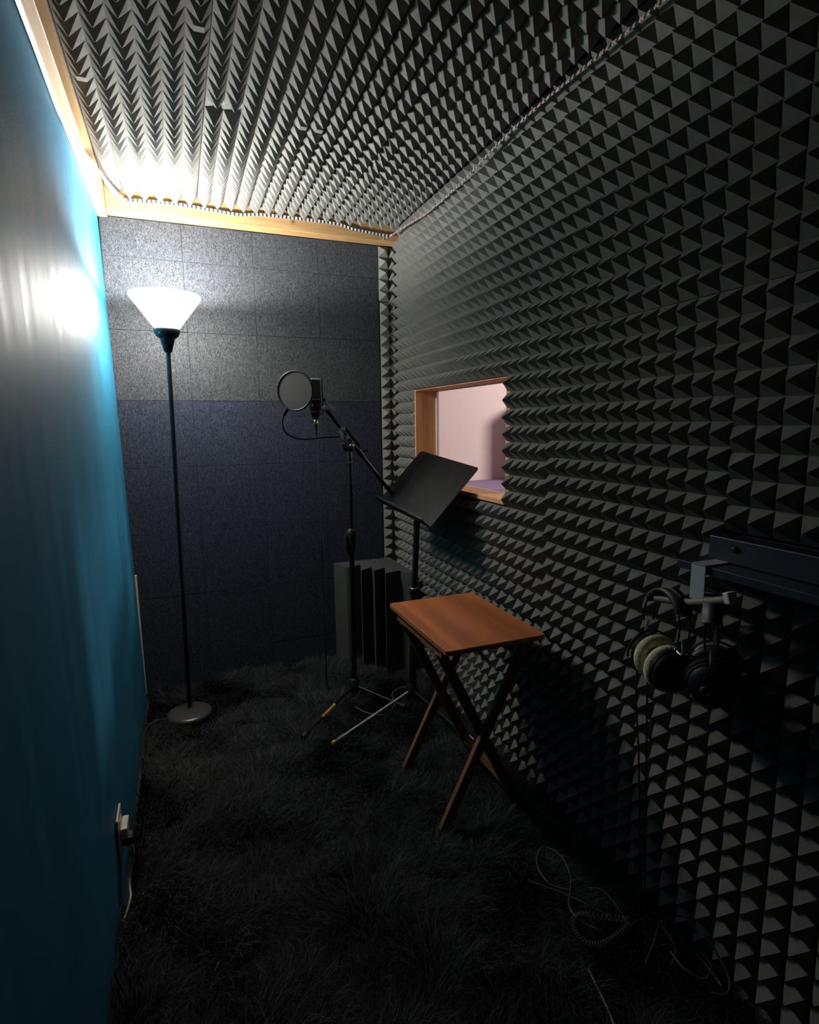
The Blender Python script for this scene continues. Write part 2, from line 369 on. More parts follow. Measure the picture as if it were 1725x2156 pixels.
# ceiling
G3 = 'pyramid foam panels on the ceiling'
CH = .042
def ceil(x0, y0, nx, ny, label, seed, cx=CELL, cy=CELL, **k):
    return foam('ceiling_foam', (x0, y0, ZC), (1,0,0), (0,1,0), (0,0,-1), nx, ny, cx, cy, CH, label, G3, seed, **k)
Yc = 1.860; Ye = 2.640
ceil(-.200, 1.860, 1, 15, 'one-cell-wide strip of ceiling foam along the left timber near the lamp', 31, cx=.0555, cy=(Ye-Yc)/15)
ceil(-.144, 1.858, 5, 15, 'narrow ceiling foam sheet above the floor lamp, brightly lit', 32, cx=.0552, cy=(Ye-1.858)/15)
ceil(.136, 1.852, 11, 15, 'ceiling foam sheet over the felt-tiled back wall, in the middle', 33, cx=.0510, cy=(Ye-1.852)/15, skip=((0, 0), (1, 0)), trunc=((5, 0), (6, 0)))
ceil(.699, 1.840, 6, 16, 'ceiling foam sheet in the back right corner above the window', 34, cx=.0515, cy=(Ye-1.840)/16)
ceil(-.200, 1.240, 6, 12, 'ceiling foam sheet nearer the camera along the left timber', 35, cx=.0555, cy=.0515, trunc=((0, 11), (5, 5)))
ceil(.135, 1.232, 11, 12, 'middle ceiling foam sheet, second row from the back wall', 36, cx=.0510, cy=.0515)
ceil(.699, 1.225, 6, 12, 'ceiling foam sheet along the window wall, second row from the back', 37, cx=.0515, cy=.0510)
ceil(-.200, .620, 6, 12, 'ceiling foam sheet at the top left of the photo beside the timber', 38, cx=.0555, cy=.0515)
ceil(.135, .612, 11, 12, 'ceiling foam sheet at the top middle of the photo, nearest the camera', 39, cx=.0510, cy=.0515)
ceil(.699, .607, 6, 12, 'ceiling foam sheet at the top right of the photo where the ceiling meets the wall', 40, cx=.0515, cy=.0510)

# ------------------------------------------------------------------ felt tiles
xs = [-.240, .065, .356, .648, .941]; zs = [.0, .18, .470, .759, 1.054, 1.343, 1.633, 1.923, 2.073]
rown = ['bottom row, half buried by the shag rug', 'second row up from the rug', 'third row up from the rug', 'fourth row up from the rug', 'row just below the paler grey felt', 'lower paler grey row', 'upper paler grey row beside the lamp shade', 'top row, right under the timber beam']
coln = ['leftmost felt tile against the blue wall', 'second felt tile from the blue wall', 'third felt tile from the blue wall', 'rightmost felt tile next to the corner foam']
for j in range(8):
    for i in range(4):
        dz = (-.004 if (i+j)%3 == 0 else .0)
        m = M['felt_grey'] if j >= 5 else M['felt_blue']
        g = .0006
        mb = MB().box((xs[i]+g, YB+random.uniform(-.0006, .0006), zs[j]+g), (xs[i+1]-g, YB+.0098, zs[j+1]-g))
        o = mb.build('felt_tile', m, bevel=.001)
        tag(o, f'{coln[i]}, {rown[j]}', 'felt tile', 'felt tiles on the back wall')

# ------------------------------------------------------------------ shag rug
rug = empty('shag_rug', (.4, 1.4, 0), 'long-haired black shag rug covering the whole floor', 'rug')
MB().box((-.215, -.5, .001), (1.028, 2.712, .012)).build('rug_backing', M['carpet_base'], rug)
N = 210000; lx_, ly_ = -.037, 2.394
def field(x, y, s):
    return (np.sin(x*7.1+1.3*np.sin(y*4.3+s))+np.sin(y*6.2+1.7*np.sin(x*5.1+2*s))+.7*np.sin((x+y)*13+s*3)+.6*np.sin((x-y)*17-s))
y = .25+(2.70-.25)*rng.random(N)**.9; x = -.205+1.225*rng.random(N)
ang = field(x, y, .7)*1.1+rng.normal(0, .62, N)
clump = .5+.5*np.sin(field(x, y, 2.1)*2.3)
ln = (.035+.035*rng.random(N))*(.75+.5*clump); lift = .28+.28*clump*rng.random(N)+.2*rng.random(N)
wd = .0005+.0006*rng.random(N)
ln = np.where(np.hypot(x-lx_, y-ly_) < .098, .006, ln)
base = np.stack([x, y, np.full(N, .008)], 1); d = np.stack([np.cos(ang), np.sin(ang), np.zeros(N)], 1); sd = np.stack([-np.sin(ang), np.cos(ang), np.zeros(N)], 1)
bend = rng.normal(0, .55, N)
K = [0, .35, .7, 1.0]; rowsv = []
for t in K:
    zz = lift*ln*1.35*np.sin(t*PI*.62)+.022*t**.5
    p = base+d*(ln*t)[:, None]+sd*(bend*ln*t*t)[:, None]; p[:, 2] += zz
    wt = wd*(1-t)**.6
    rowsv.append(p-sd*wt[:, None])
    if t < 1: rowsv.append(p+sd*wt[:, None])
V = np.stack(rowsv, 1)         # N,7,3
V[:, :, 0] = np.clip(V[:, :, 0], -.214, 1.020); V[:, :, 1] = np.clip(V[:, :, 1], .2, 2.708)
V = V.reshape(-1, 3)
b7 = np.arange(N)[:, None]*7
quads = np.concatenate([b7+np.array([0,1,3,2]), b7+np.array([2,3,5,4])], 1).reshape(-1, 4); tris = b7+np.array([4,5,6])
me = bpy.data.meshes.new('rug_pile'); me.vertices.add(len(V)); me.vertices.foreach_set('co', V.astype(np.float32).ravel())
loops = np.concatenate([quads.ravel(), tris.ravel()]).astype(np.int32); me.loops.add(len(loops)); me.loops.foreach_set('vertex_index', loops)
nq = len(quads); npoly = nq+N; me.polygons.add(npoly)
st = np.concatenate([np.arange(nq)*4, nq*4+np.arange(N)*3]).astype(np.int32); me.polygons.foreach_set('loop_start', st)
me.polygons.foreach_set('use_smooth', np.ones(npoly, bool)); me.update(calc_edges=True)
at = me.attributes.new('shade', 'FLOAT', 'POINT'); at.data.foreach_set('value', np.repeat(np.clip(.12*rng.random(N)+(rng.random(N)**4)*(.5+.5*clump), 0, 1), 7).astype(np.float32))
me.materials.append(M['pile']); o = bpy.data.objects.new('rug_pile', me); COL.objects.link(o); o.parent = rug; o.matrix_parent_inverse = PINV[rug.name]; o['kind'] = 'stuff'

# ------------------------------------------------------------------ torchiere
lx, ly = -.037, 2.404
lamp = empty('floor_lamp', (lx, ly, .02), 'tall black torchiere floor lamp with a glowing white cone shade', 'floor lamp')
tx = -.014
ax = Vector((tx-lx, 0, 1.68)).normalized()
def on(z): return Vector((lx, ly, 0))+ax*(z/ax.z)
MB().lathe([(0, .030), (.080, .030), (.0875, .036), (.0885, .044), (.084, .052), (.074, .056), (.03, .062), (.012, .066), (0, .066)], (lx, ly-.01, .008), (0,0,1), 64).build('base', M['lamp_base'], lamp)
MB().tube([on(.06), on(.6), on(.601), on(1.1), on(1.101), on(1.53)], .0082, 20).build('pole', M['lamp_black'], lamp)
MB().lathe([(.0095, 1.510), (.014, 1.512), (.027, 1.562), (.029, 1.566)], tuple(on(0)), ax, 40).build('collar', M['lamp_black'], lamp)
cup = MB().lathe([(.012, 1.560), (.030, 1.562), (.041, 1.572), (.047, 1.588), (.0475, 1.596), (.044, 1.597), (.036, 1.580), (.01, 1.570)], tuple(on(0)), ax, 48).build('shade_cup', M['lamp_black'], lamp)
MB().tube([on(1.577)+Vector((-.022, -.040, 0)), on(1.577)+Vector((-.027, -.049, -.001))], .0022, 10).build('switch', M['chrome'], cup)
MB().lathe([(.040, 1.594), (.080, 1.648), (.1235, 1.708), (.1262, 1.714), (.1250, 1.719), (.1230, 1.7195)], tuple(on(0)), ax, 72).lathe([(.1230, 1.7195), (.1215, 1.718), (.119, 1.709), (.078, 1.652), (.037, 1.598), (.02, 1.596)], tuple(on(0)), ax, 72, mi=1).build('lamp_shade', [M['shade'], M['shade_inner']], lamp)
bl = MB().lathe([(.013, 1.572), (.013, 1.600), (.022, 1.615), (.027, 1.632), (.022, 1.650), (.010, 1.658), (0, 1.659)], tuple(on(0)), ax, 32).build('bulb', M['bulb'], lamp)
ld = bpy.data.lights.new('lamp_light', 'POINT'); ld.energy = 16; ld.shadow_soft_size = .018; ld.color = (.93, .97, 1)
lo = bpy.data.objects.new('lamp_light', ld); COL.objects.link(lo); lo.parent = lamp; lo.matrix_parent_inverse = PINV[lamp.name]; lo.location = on(1.697)

# ------------------------------------------------------------------ microphone, stand, pop filter
mx_, my_ = .640, 2.275
ms = empty('microphone_stand', (mx_, my_, .03), 'black boom microphone stand on a tripod in front of the felt wall', 'microphone stand')
MB().tube([(mx_+.006, my_, .76), (mx_+.010, my_, 1.10)], .0085, 16).build('upper_pole', M['black_metal'], ms)
MB().tube([(mx_, my_, .05), (mx_+.006, my_, .74)], .0115, 18).build('lower_pole', M['black_metal'], ms)
k = MB().lathe([(.012, -.055), (.017, -.05), (.020, -.02), (.022, .02), (.019, .035), (.012, .042), (.009, .045)], (mx_+.006, my_, .755), (0,0,1), 24).build('clutch_grip', M['black_plastic'], ms)
MB().box((mx_-.022, my_-.012, .700), (mx_-.008, my_+.012, .775)).build('clutch_lever', M['black_plastic'], k, bevel=.004)
MB().lathe([(.009, 0), (.0105, .004), (.0105, .05), (.008, .055)], (mx_+.009, my_, 1.065), (0,0,1), 20).build('pole_sleeve', M['black_plastic'], ms)
MB().lathe([(.0108, 0), (.0108, .006)], (mx_+.009, my_, 1.075), (0,0,1), 20).build('pole_ring', M['chrome'], ms)
B0 = Vector((.556, 2.30, 1.302)); B1 = Vector((.835, 2.27, .930)); bd = (B1-B0).normalized()
def bp(t): return B0+bd*t
MB().tube([bp(0), bp(.46)], .0080, 16).build('boom', M['black_metal'], ms)
MB().lathe([(0, -.008), (.006, -.007), (.0095, 0), (.0095, .010), (.008, .012)], B0, bd, 20).build('boom_cap', M['grey_plastic'], ms)
MB().bar(bp(.115)+Vector((.012, 0, .010)), bp(.215)+Vector((.012, 0, .010)), (0,1,0), .016, .010).build('boom_sleeve', M['black_plastic'], ms, bevel=.003)
cl = MB().lathe([(0, -.016), (.016, -.016), (.020, -.010), (.020, .010), (.016, .016), (0, .016)], (.648, my_-.004, 1.142), (0,1,0), 28).build('boom_clutch', M['black_plastic'], ms)
MB().lathe([(0, -.006), (.007, -.006), (.009, -.002), (.009, .005), (0, .006)], (.650, my_-.026, 1.146), (0,1,0), 24).build('clutch_bolt', M['chrome'], cl)
MB().obox((.624, my_-.012, 1.140), (.9, 0, .35), (0,1,0), (-.35, 0, .9), .008, .007, .019).build('clutch_knob', M['black_plastic'], cl, bevel=.005)
MB().tube([bp(.222), bp(.250)], .012, 18).build('boom_collar', M['black_plastic'], ms)
MB().tube([bp(.236), bp(.236)+Vector((.022, 0, .010)), bp(.236)+Vector((.030, 0, .012))], [.004, .004, .009], 12).build('boom_knob', M['black_plastic'], ms)
# tripod
hub = Vector((mx_, my_, .10))
MB().lathe([(.013, -.03), (.022, -.028), (.024, 0), (.020, .03), (.013, .034)], hub, (0,0,1), 24).build('tripod_hub', M['black_plastic'], ms)
for k, foot in enumerate([(.360, 2.010, .062), (.800, 2.080, .060), (.690, 2.520, .055)]):
    f = Vector(foot); d = (f-hub); lg = MB().tube([hub+d*.05, f], .0065, 12).build('tripod_leg', M['black_metal'], ms)
    MB().tube([f-d.normalized()*.018, f+d.normalized()*.006], .010, 12).build('rubber_foot', M['rubber'], lg)
    if k == 0:
        MB().tube([hub+d*.42, hub+d*.66], .0072, 12).build('yellow_label', M['yellow'], lg)
        mb = MB()
        for q_ in range(9): mb.tube([hub+d*(.44+q_*.024), hub+d*(.452+q_*.024)], .0074, 10)
        mb.build('label_print', M['cable'], lg)
# mic
mc = Vector((.530, 2.35, 0)); 
mic = empty('studio_microphone', (mc.x, mc.y, 1.26), 'black large-diaphragm studio microphone hanging behind the round pop filter', 'microphone')
mb = MB(); w_, d_ = .0245, .0155
def slab(mb, pts, y0, y1): # polygon in XZ swept in Y
    n = len(pts); v = [(mc.x+a, mc.y+y0, z) for a, z in pts]+[(mc.x+a, mc.y+y1, z) for a, z in pts]
    mb.add(v, [tuple(range(n)), tuple(range(n, 2*n))[::-1]]+[(i+n, (i+1)%n+n, (i+1)%n, i) for i in range(n)])
slab(mb, [(-.0225, 1.342), (.0225, 1.342), (.0200, 1.4165), (-.0200, 1.4165)], -.014, .014); mb.build('grille', mat('mic_grille', (.055, .055, .055), .55, metal=.3, bump=1, bscale=1400), mic, bevel=.004)
MB().box((mc.x-.021, mc.y-.0145, 1.412), (mc.x+.021, mc.y+.0145, 1.4195)).build('grille_rim', M['grey_metal'], mic, bevel=.003)
MB().lathe([(0, 1.3425), (.0235, 1.3425), (.0245, 1.336), (.0245, 1.290), (.0225, 1.284), (.0215, 1.278), (.018, 1.272), (.017, 1.266), (.0135, 1.264), (.012, 1.258), (0, 1.258)], (mc.x, mc.y, 0), (0,0,1), 32).build('microphone_body', M['black_metal'], mic)
MB().lathe([(.0228, 1.2845), (.0234, 1.2865), (.0230, 1.2885)], (mc.x, mc.y, 0), (0,0,1), 32).build('red_ring', M['red'], mic)
MB().lathe([(.0247, 1.333), (.0251, 1.3345), (.0247, 1.336)], (mc.x, mc.y, 0), (0,0,1), 32).build('seam_ring', M['grey_plastic'], mic)
e = Vector((mc.x-.0165, mc.y-.0185, 1.312)); MB().obox(e, (.75, -.66, 1.1), (.66, .75, 0), (-.75, .66, 1.1), .0045, .0006, .0045).build('diamond_emblem', M['red'], mic)
MB().tube([(mc.x+.030, mc.y, 1.412), (mc.x+.031, mc.y, 1.330), (mc.x+.031, mc.y, 1.283), (mc.x+.020, mc.y, 1.272)], .0022, 8).build('swivel_bracket', M['black_metal'], mic)
MB().bar((.562, 2.335, 1.332), (.602, 2.315, 1.288), (0,1,0), .013, .007).build('swivel_arm', M['grey_plastic'], mic, bevel=.002)
MB().lathe([(0, -.006), (.006, -.006), (.006, .006), (0, .006)], (.563, 2.335, 1.334), (0,1,0), 16).build('swivel_screw', M['black_metal'], mic)
# cable with plug
cab = empty('microphone_cable', (mc.x, mc.y, 1.20), 'thin black cable dropping straight down from the studio microphone to the rug', 'cable')
MB().lathe([(0, 1.259), (.0088, 1.259), (.0088, 1.236), (.0080, 1.234), (0, 1.234)], (mc.x, mc.y, 0), (0,0,1), 20).build('plug_shell', M['brass'], cab)
MB().lathe([(.0082, 1.235), (.0082, 1.228), (.0055, 1.19), (.0032, 1.175), (0, 1.175)], (mc.x, mc.y, 0), (0,0,1), 20).build('strain_relief', M['rubber'], cab)
MB().tube(smooth_path([(mc.x, mc.y, 1.18), (mc.x+.002, mc.y, .9), (mc.x+.006, mc.y+.01, .5), (mc.x+.010, mc.y+.02, .12), (mc.x+.02, mc.y+.02, .06), (mc.x+.06, mc.y-.0, .045)]), .0028, 8).build('cord', M['cable'], cab)
# pop filter
pc = Vector((.446, 2.335, 1.369)); pn = Vector((-.62, -.78, .0)).normalized()
pf = empty('pop_filter', tuple(pc), 'round black mesh pop filter on a gooseneck in front of the studio microphone', 'pop filter')
MB().torus(pc, pn, .0770, .0045, 64, 12, ex=1.5).build('filter_ring', M['lamp_black'], pf)
MB().lathe([(.0001, 0), (.0765, 0)], pc+pn*.002, pn, 64).build('filter_mesh', M['screen'], pf)
MB().lathe([(.0001, 0), (.0765, 0)], pc-pn*.002, pn, 64).build('filter_mesh', M['screen'], pf)
MB().bar((.415, 2.35, 1.300), (.398, 2.352, 1.272), (0,1,0), .014, .022).build('ring_clip', M['lamp_black'], pf, bevel=.003)
MB().tube(smooth_path([(.403, 2.35, 1.282), (.393, 2.35, 1.255), (.394, 2.35, 1.222), (.412, 2.347, 1.196), (.448, 2.34, 1.179), (.49, 2.33, 1.176), (.54, 2.31, 1.182), (.60, 2.29, 1.184), (.612, 2.285, 1.184)], 8), .0040, 12).build('gooseneck', M['lamp_black'], pf)
mb = MB(); q0 = Vector((.617, 2.262, 1.192)); a1 = Vector((.35, 0, -.94)).normalized(); a2 = Vector((.94, 0, .35)).normalized()
mb.bar(q0+a1*-.020, q0+a1*.018, (0,1,0), .012, .003); mb.bar(q0+a1*.018, q0+a1*.018+a2*.022, (0,1,0), .012, .003); mb.bar(q0-a1*.020, q0-a1*.020+a2*.022, (0,1,0), .012, .003)
cm = mb.build('clamp', M['grey_metal'], pf)
MB().tube([q0+a1*.045+a2*-.002, q0+a1*.005+a2*.010], .0030, 10).bar(q0+a1*.045-a2*.014, q0+a1*.045+a2*.010, (0,1,0), .006, .005).build('clamp_screw', M['black_metal'], cm)

# ------------------------------------------------------------------ music stand
px_, py_ = .862, 2.106
mst = empty('music_stand', (px_, py_, .03), 'black music stand with a tilted solid desk beside the window', 'music stand')
MB().tube([(px_, py_, .545), (.880, 2.104, .93)], .0125, 20).build('upper_pole', M['black_metal'], mst)
MB().tube([(.848, py_, .10), (px_, py_, .56)], .0150, 20).build('lower_pole', M['black_metal'], mst)
MB().torus((px_, py_, .562), (0,0,1), .0185, .0022, 28, 8).build('pole_collar', M['silver'], mst)
MB().lathe([(0, .535), (.02, .535), (.022, .545), (.022, .560), (.018, .563), (0, .563)], (px_, py_, 0), (0,0,1), 24).build('height_clutch', M['black_plastic'], mst)
dc = Vector((.911, 2.099, .983)); ph, tt, rl = -1.355, .818, -.149
u0 = Vector((math.cos(ph), math.sin(ph), 0)); n0 = Vector((-math.sin(ph), math.cos(ph), 0)); v0 = n0*math.cos(tt)+Vector((0,0,1))*math.sin(tt)
du = u0*math.cos(rl)+v0*math.sin(rl); dv = -u0*math.sin(rl)+v0*math.cos(rl); dn = du.cross(dv)
if dn.z < 0: dn = -dn
W2, H2 = .2215, .147
def rrect(cx, cy, r=.012, n=5):
    pts = []
    for (sx, sy, a0) in ((1, 1, 0), (-1, 1, 90), (-1, -1, 180), (1, -1, 270)):
        rr = r if sy > 0 else .003
        for i in range(n+1):
            a = math.radians(a0+90*i/n); pts.append(((cx-rr)*sx+rr*math.cos(a), (cy-rr)*sy+rr*math.sin(a)))
    return pts
pts = rrect(W2, H2); n = len(pts); mb = MB()
mb.add([dc+du*a+dv*b+dn*.001 for a, b in pts]+[dc+du*a+dv*b-dn*.001 for a, b in pts], [tuple(range(n)), tuple(range(n, 2*n))[::-1]]+[(i, i+n, (i+1)%n+n, (i+1)%n) for i in range(n)])
mb.build('desk', M['desk_black'], mst)
mb = MB(); lc = dc-dv*(H2-.001)
mb.obox(lc+dn*.024, du, dn, dv, W2*.985, .024, .0011); mb.obox(lc+dn*.048+dv*.003, du, dn, dv, W2*.97, .0011, .004); mb.build('lip', M['black_metal'], mst)
MB().bar(dc-dn*.004-dv*.09, dc-dn*.004+dv*.03, dn, .035, .006).build('desk_bracket', M['black_metal'], mst, bevel=.001)
MB().tube([(.880, 2.104, .925), dc-dn*.012-dv*.03], [.013, .010], 14).build('tilt_joint', M['black_metal'], mst)
for a, b in ((-.045, .08), (-.02, .075), (-.085, .01), (-.06, .005), (-.12, -.06), (-.10, -.065), (-.15, -.12), (-.125, -.125)):
    MB().lathe([(.0013, .0008), (.0012, .0016), (0, .0018)], dc+dv*b+du*a, dn, 8).build('rivet', M['silver'], mst)
hub = Vector((.846, 2.106, .115))
MB().lathe([(.016, -.035), (.026, -.03), (.027, .0), (.019, .03), (.016, .035)], hub, (0,0,1), 24).build('leg_hub', M['black_plastic'], mst)
for foot, mm, cm_ in (((.452, 1.918, .066), M['grey_metal'], M['lime']), ((.918, 1.700, .086), M['black_metal'], M['white_rubber']), ((.96, 2.36, .060), M['black_metal'], M['rubber'])):
    f = Vector(foot); d = (f-hub); dd = d.normalized()
    lg = MB().tube([hub+d*.06, f], .0055, 12).build('leg', mm, mst)
    MB().tube([f-dd*(.012 if mm is M['grey_metal'] else .040), f+dd*.006], .0095 if mm is not M['grey_metal'] else .0075, 12).build('foot_cap', cm_, lg)
# thin cable lying between the two stands
tag(MB().tube(smooth_path([(.60, 2.13, .075), (.64, 2.06, .072), (.70, 2.03, .072), (.755, 2.08, .075), (.78, 2.17, .080), (.83, 2.20, .085), (.87, 2.17, .090)]), .0026, 8).build('loose_cable', M['cable_grey']),
    'thin grey cable curving over the rug between the two stand tripods', 'cable')

# ------------------------------------------------------------------ corner bass trap
poly = [(.672, 2.705), (.970, 2.705), (.970, 2.362), (.928, 2.430), (.926, 2.436), (.843, 2.411), (.876, 2.515), (.812, 2.480), (.820, 2.546), (.756, 2.508), (.786, 2.620), (.722, 2.598), (.708, 2.602)]
tag(MB().prism(poly[::-1], .012, .550).build('bass_trap', M['foam_trap'], bevel=.002, origin=(.85, 2.55, .012)), 'tall grooved grey foam bass trap standing in the back right corner', 'bass trap')

# ------------------------------------------------------------------ folding tray table
T = empty('folding_table', (.778, 1.51, .03), 'wooden folding tray table with crossed legs in front of the music stand', 'table')
tz = .635; X0, X1, Y0, Y1 = .619, .934, 1.290, 1.740
pts = []
for sx, sy, a0 in ((1,1,0),(-1,1,90),(-1,-1,180),(1,-1,270)):
    for i in range(6):
        a = math.radians(a0+18*i); pts.append(((X0+X1)/2+((X1-X0)/2-.012)*sx+.012*math.cos(a), (Y0+Y1)/2+((Y1-Y0)/2-.012)*sy+.012*math.sin(a)))
MB().prism(pts, tz-.015, tz).build('tabletop', M['table'], T, bevel=.002)
for y_ in (1.362, 1.668):
    ya, yb = y_-.009, y_+.009
    a = MB().bar((.640, y_, .052), (.915, y_, tz-.035), (0,1,0), .030, .018); a.build('leg', M['table_leg'], T, bevel=.003)
    sgn = .019 if y_ < 1.5 else -.019
    MB().bar((.905, y_+sgn, .052), (.640, y_+sgn, tz-.035), (0,1,0), .030, .018).build('leg', M['table_leg'], T, bevel=.003)
MB().bar((.858, 1.381, .145), (.858, 1.650, .145), (0,0,1), .014, .032).build('stretcher', M['table_leg'], T, bevel=.002)
MB().bar((.640, 1.345, tz-.030), (.640, 1.690, tz-.030), (0,0,1), .022, .028).build('cleat', M['table_leg'], T, bevel=.002)
MB().bar((.915, 1.345, tz-.030), (.915, 1.690, tz-.030), (0,0,1), .022, .028).build('cleat', M['table_leg'], T, bevel=.002)

MB().bar((.735, 1.345, .606), (.748, 1.270, .580), (0,0,1), .010, .004).build('yellow_bar', M['yellow'], T)  # small yellow bar just under the tabletop

# ------------------------------------------------------------------ ledge, hanger, headphones
led = empty('wall_ledge', (1.0, .45, .94), 'dark blue-black shelf ledge fixed to the near end of the window wall', 'shelf')
MB().box((.985, .20, .955), (1.029, .822, 1.004)).build('backboard', M['ledge'], led, bevel=.002)
MB().box((.928, .20, .938), (1.025, .846, .954)).build('shelf_board', M['ledge'], led, bevel=.001)
MB().lathe([(0, -.001), (.007, -.001), (.007, .003), (.004, .005), (0, .005)], (.984, .762, .985), (-1,0,0), 20).build('bolt', M['black_metal'], led)
hg = empty('headphone_hanger', (.92, .79, .96), 'grey metal clamp hanger hooked over the end of the dark ledge', 'hanger')
MB().box((.921, .772, .885), (.9245, .805, .9575)).build('front_plate', M['grey_metal'], hg, bevel=.0008)
MB().box((.921, .772, .9545), (.985, .805, .9575)).build('top_plate', M['grey_metal'], hg, bevel=.0008)
MB().tube([(.918, .885, .861), (.918, .80, .876), (.918, .72, .905)], .008, 16).build('cross_bar', M['fabric_arm'], hg)
MB().obox((.918, .713, .911), (0, -.94, .32), (1,0,0), (0, .32, .94), .006, .011, .011).build('bar_end', M['tape_white'], hg, bevel=.002)  # white colour stands in for the bright lamp highlight on this end
def headphones(name, top, axis, tiltv, label, pad_m, text):
    """band hangs from 'top'; axis = direction from one cup to the other"""
    t = Vector(top); ax_ = Vector(axis).normalized(); dn_ = Vector(tiltv).normalized(); sd_ = ax_.cross(dn_).normalized()
    h = empty(name, top, label, 'headphones', 'headphones hanging under the ledge')
    R = .068
    def arc(a, r, oy=0.): return t+dn_*(R-r*math.cos(a))+ax_*(r*math.sin(a)*.95)+sd_*oy
    A = [math.radians(x_) for x_ in range(-105, 106, 7)]
    for oy in (-.011, .011): MB().tube([arc(a, R, oy) for a in A], .0020, 8).build('headband_wire', M['black_metal'], h)
    A2 = [math.radians(x_) for x_ in range(-62, 63, 4)]
    mb = MB(); vs = []; fs = []
    for a in A2:
        for r, o_ in ((R+.004, -.017), (R+.004, .017), (R-.006, .014), (R-.006, -.014)): vs.append(arc(a, r, o_))
    for i in range(len(A2)-1):
        for k in range(4): fs.append((i*4+k, i*4+(k+1)%4, (i+1)*4+(k+1)%4, (i+1)*4+k))
    fs += [(0,1,2,3), tuple(len(vs)-4+k for k in (3,2,1,0))]
    mb.add(vs, fs, True); pad = mb.build('headband_pad', M['leather'], h)
    if text:
        cu_ = bpy.data.curves.new('word', 'FONT'); cu_.body = text; cu_.size = .017; cu_.align_x = 'CENTER'; cu_.align_y = 'CENTER'; cu_.extrude = 0
        tm = bpy.data.objects.new('tmp', cu_); COL.objects.link(tm); bpy.context.view_layer.update()
        dg = bpy.context.evaluated_depsgraph_get(); me_ = bpy.data.meshes.new_from_object(tm.evaluated_get(dg)); bpy.data.objects.remove(tm)
        for v in me_.vertices:      # wrap the word round the band
            a = .12+v.co.x/R; p = arc(a, R+.0052, -v.co.y); v.co = p
        me_.update(); me_.materials.append(M['letter']); wo = bpy.data.objects.new('lettering', me_); COL.objects.link(wo); wo.parent = pad
        wo.matrix_parent_inverse = Matrix.Identity(4)
    cc = t+dn_*.158
    for s_ in (-1, 1):
        c_ = cc+ax_*(.030*s_)+dn_*(.004*s_)
        e_ = arc(A[-1] if s_ > 0 else A[0], R)
        MB().tube(smooth_path([e_+sd_*.0, e_+dn_*.028+ax_*(.004*s_), c_-dn_*.050+ax_*(.012*s_)]), .0030, 8).build('slider', M['silver'], h)
        yk = [c_+ax_*(.016*s_)+(dn_*-math.cos(a)+sd_*math.sin(a))*.050 for a in [math.radians(x_) for x_ in range(-100, 101, 10)]]
        MB().tube(yk, .0025, 8).build('yoke', M['black_metal'], h)
        cup_ = MB().lathe([(0, .030), (.020, .030), (.036, .026), (.043, .016), (.045, .004), (.045, 0), (0, 0)], c_, ax_*s_, 40).build('ear_cup', M['black_plastic'], h)
        MB().torus(c_+ax_*(.006*s_), ax_, .0452, .0012, 48, 8).build('cup_ring', M['silver'] if not text else M['black_metal'], cup_)
        MB().torus(c_-ax_*(.010*s_), ax_, .0365, .0125, 48, 14).build('ear_pad', pad_m, h)
    return h, cc, ax_, sd_, dn_
h1, c1, a1_, s1, d1 = headphones('headphones', (.914, .848, .888), (-.25, -.97, .0), (-.02, .05, -1), 'headphones with thick beige velour ear pads hanging on the far side of the hanger', M['velour'], 'phonics')
h2, c2, a2_, s2, d2 = headphones('headphones', (.940, .765, .895), (-.80, -.60, 0), (.03, -.05, -1), 'all-black headphones with a silver ring and red line, hanging nearer the camera', M['leather'], None)
# emblem ring and red line on the outer face of the near cup of the black pair
near = [o for o in h2.children if o.name.startswith('ear_cup')][-1]
f_ = c2+a2_*.0612+d2*.004
MB().torus(f_-s2*.010+d2*.006, a2_, .0085, .0009, 24, 6).build('emblem_ring', M['silver'], near)
MB().bar(f_+s2*.018+d2*.022, f_-s2*.012-d2*.022, a2_, .0022, .0012).build('red_line', M['red'], near)
# cords
MB().tube(smooth_path([(.895, .905, .70), (.893, .900, .62), (.900, .892, .50), (.905, .885, .35), (.905, .872, .18), (.900, .862, .08), (.905, .84, .06)]), .0022, 8).build('cord', M['cable'], h1)
MB().tube(smooth_path([(.905, .885, .70), (.905, .880, .60), (.910, .876, .45), (.912, .868, .28), (.908, .858, .12), (.895, .83, .062)]), .0020, 8).build('cord', M['cable'], h1)
# loose cables on the rug
zf = .075
tag(MB().tube(smooth_path([(.83, 1.02, zf), (.795, 1.06, zf), (.80, 1.12, zf+.006), (.845, 1.16, zf+.01), (.875, 1.12, zf+.006), (.862, 1.06, zf), (.83, 1.02, zf), (.80, .985, zf), (.795, .95, zf), (.81, .915, zf), (.825, .90, zf)]), .0022, 8).build('looped_cable', M['cable_grey']), 'thin grey cable making a tall open loop on the rug, left of the coiled cord', 'cable')
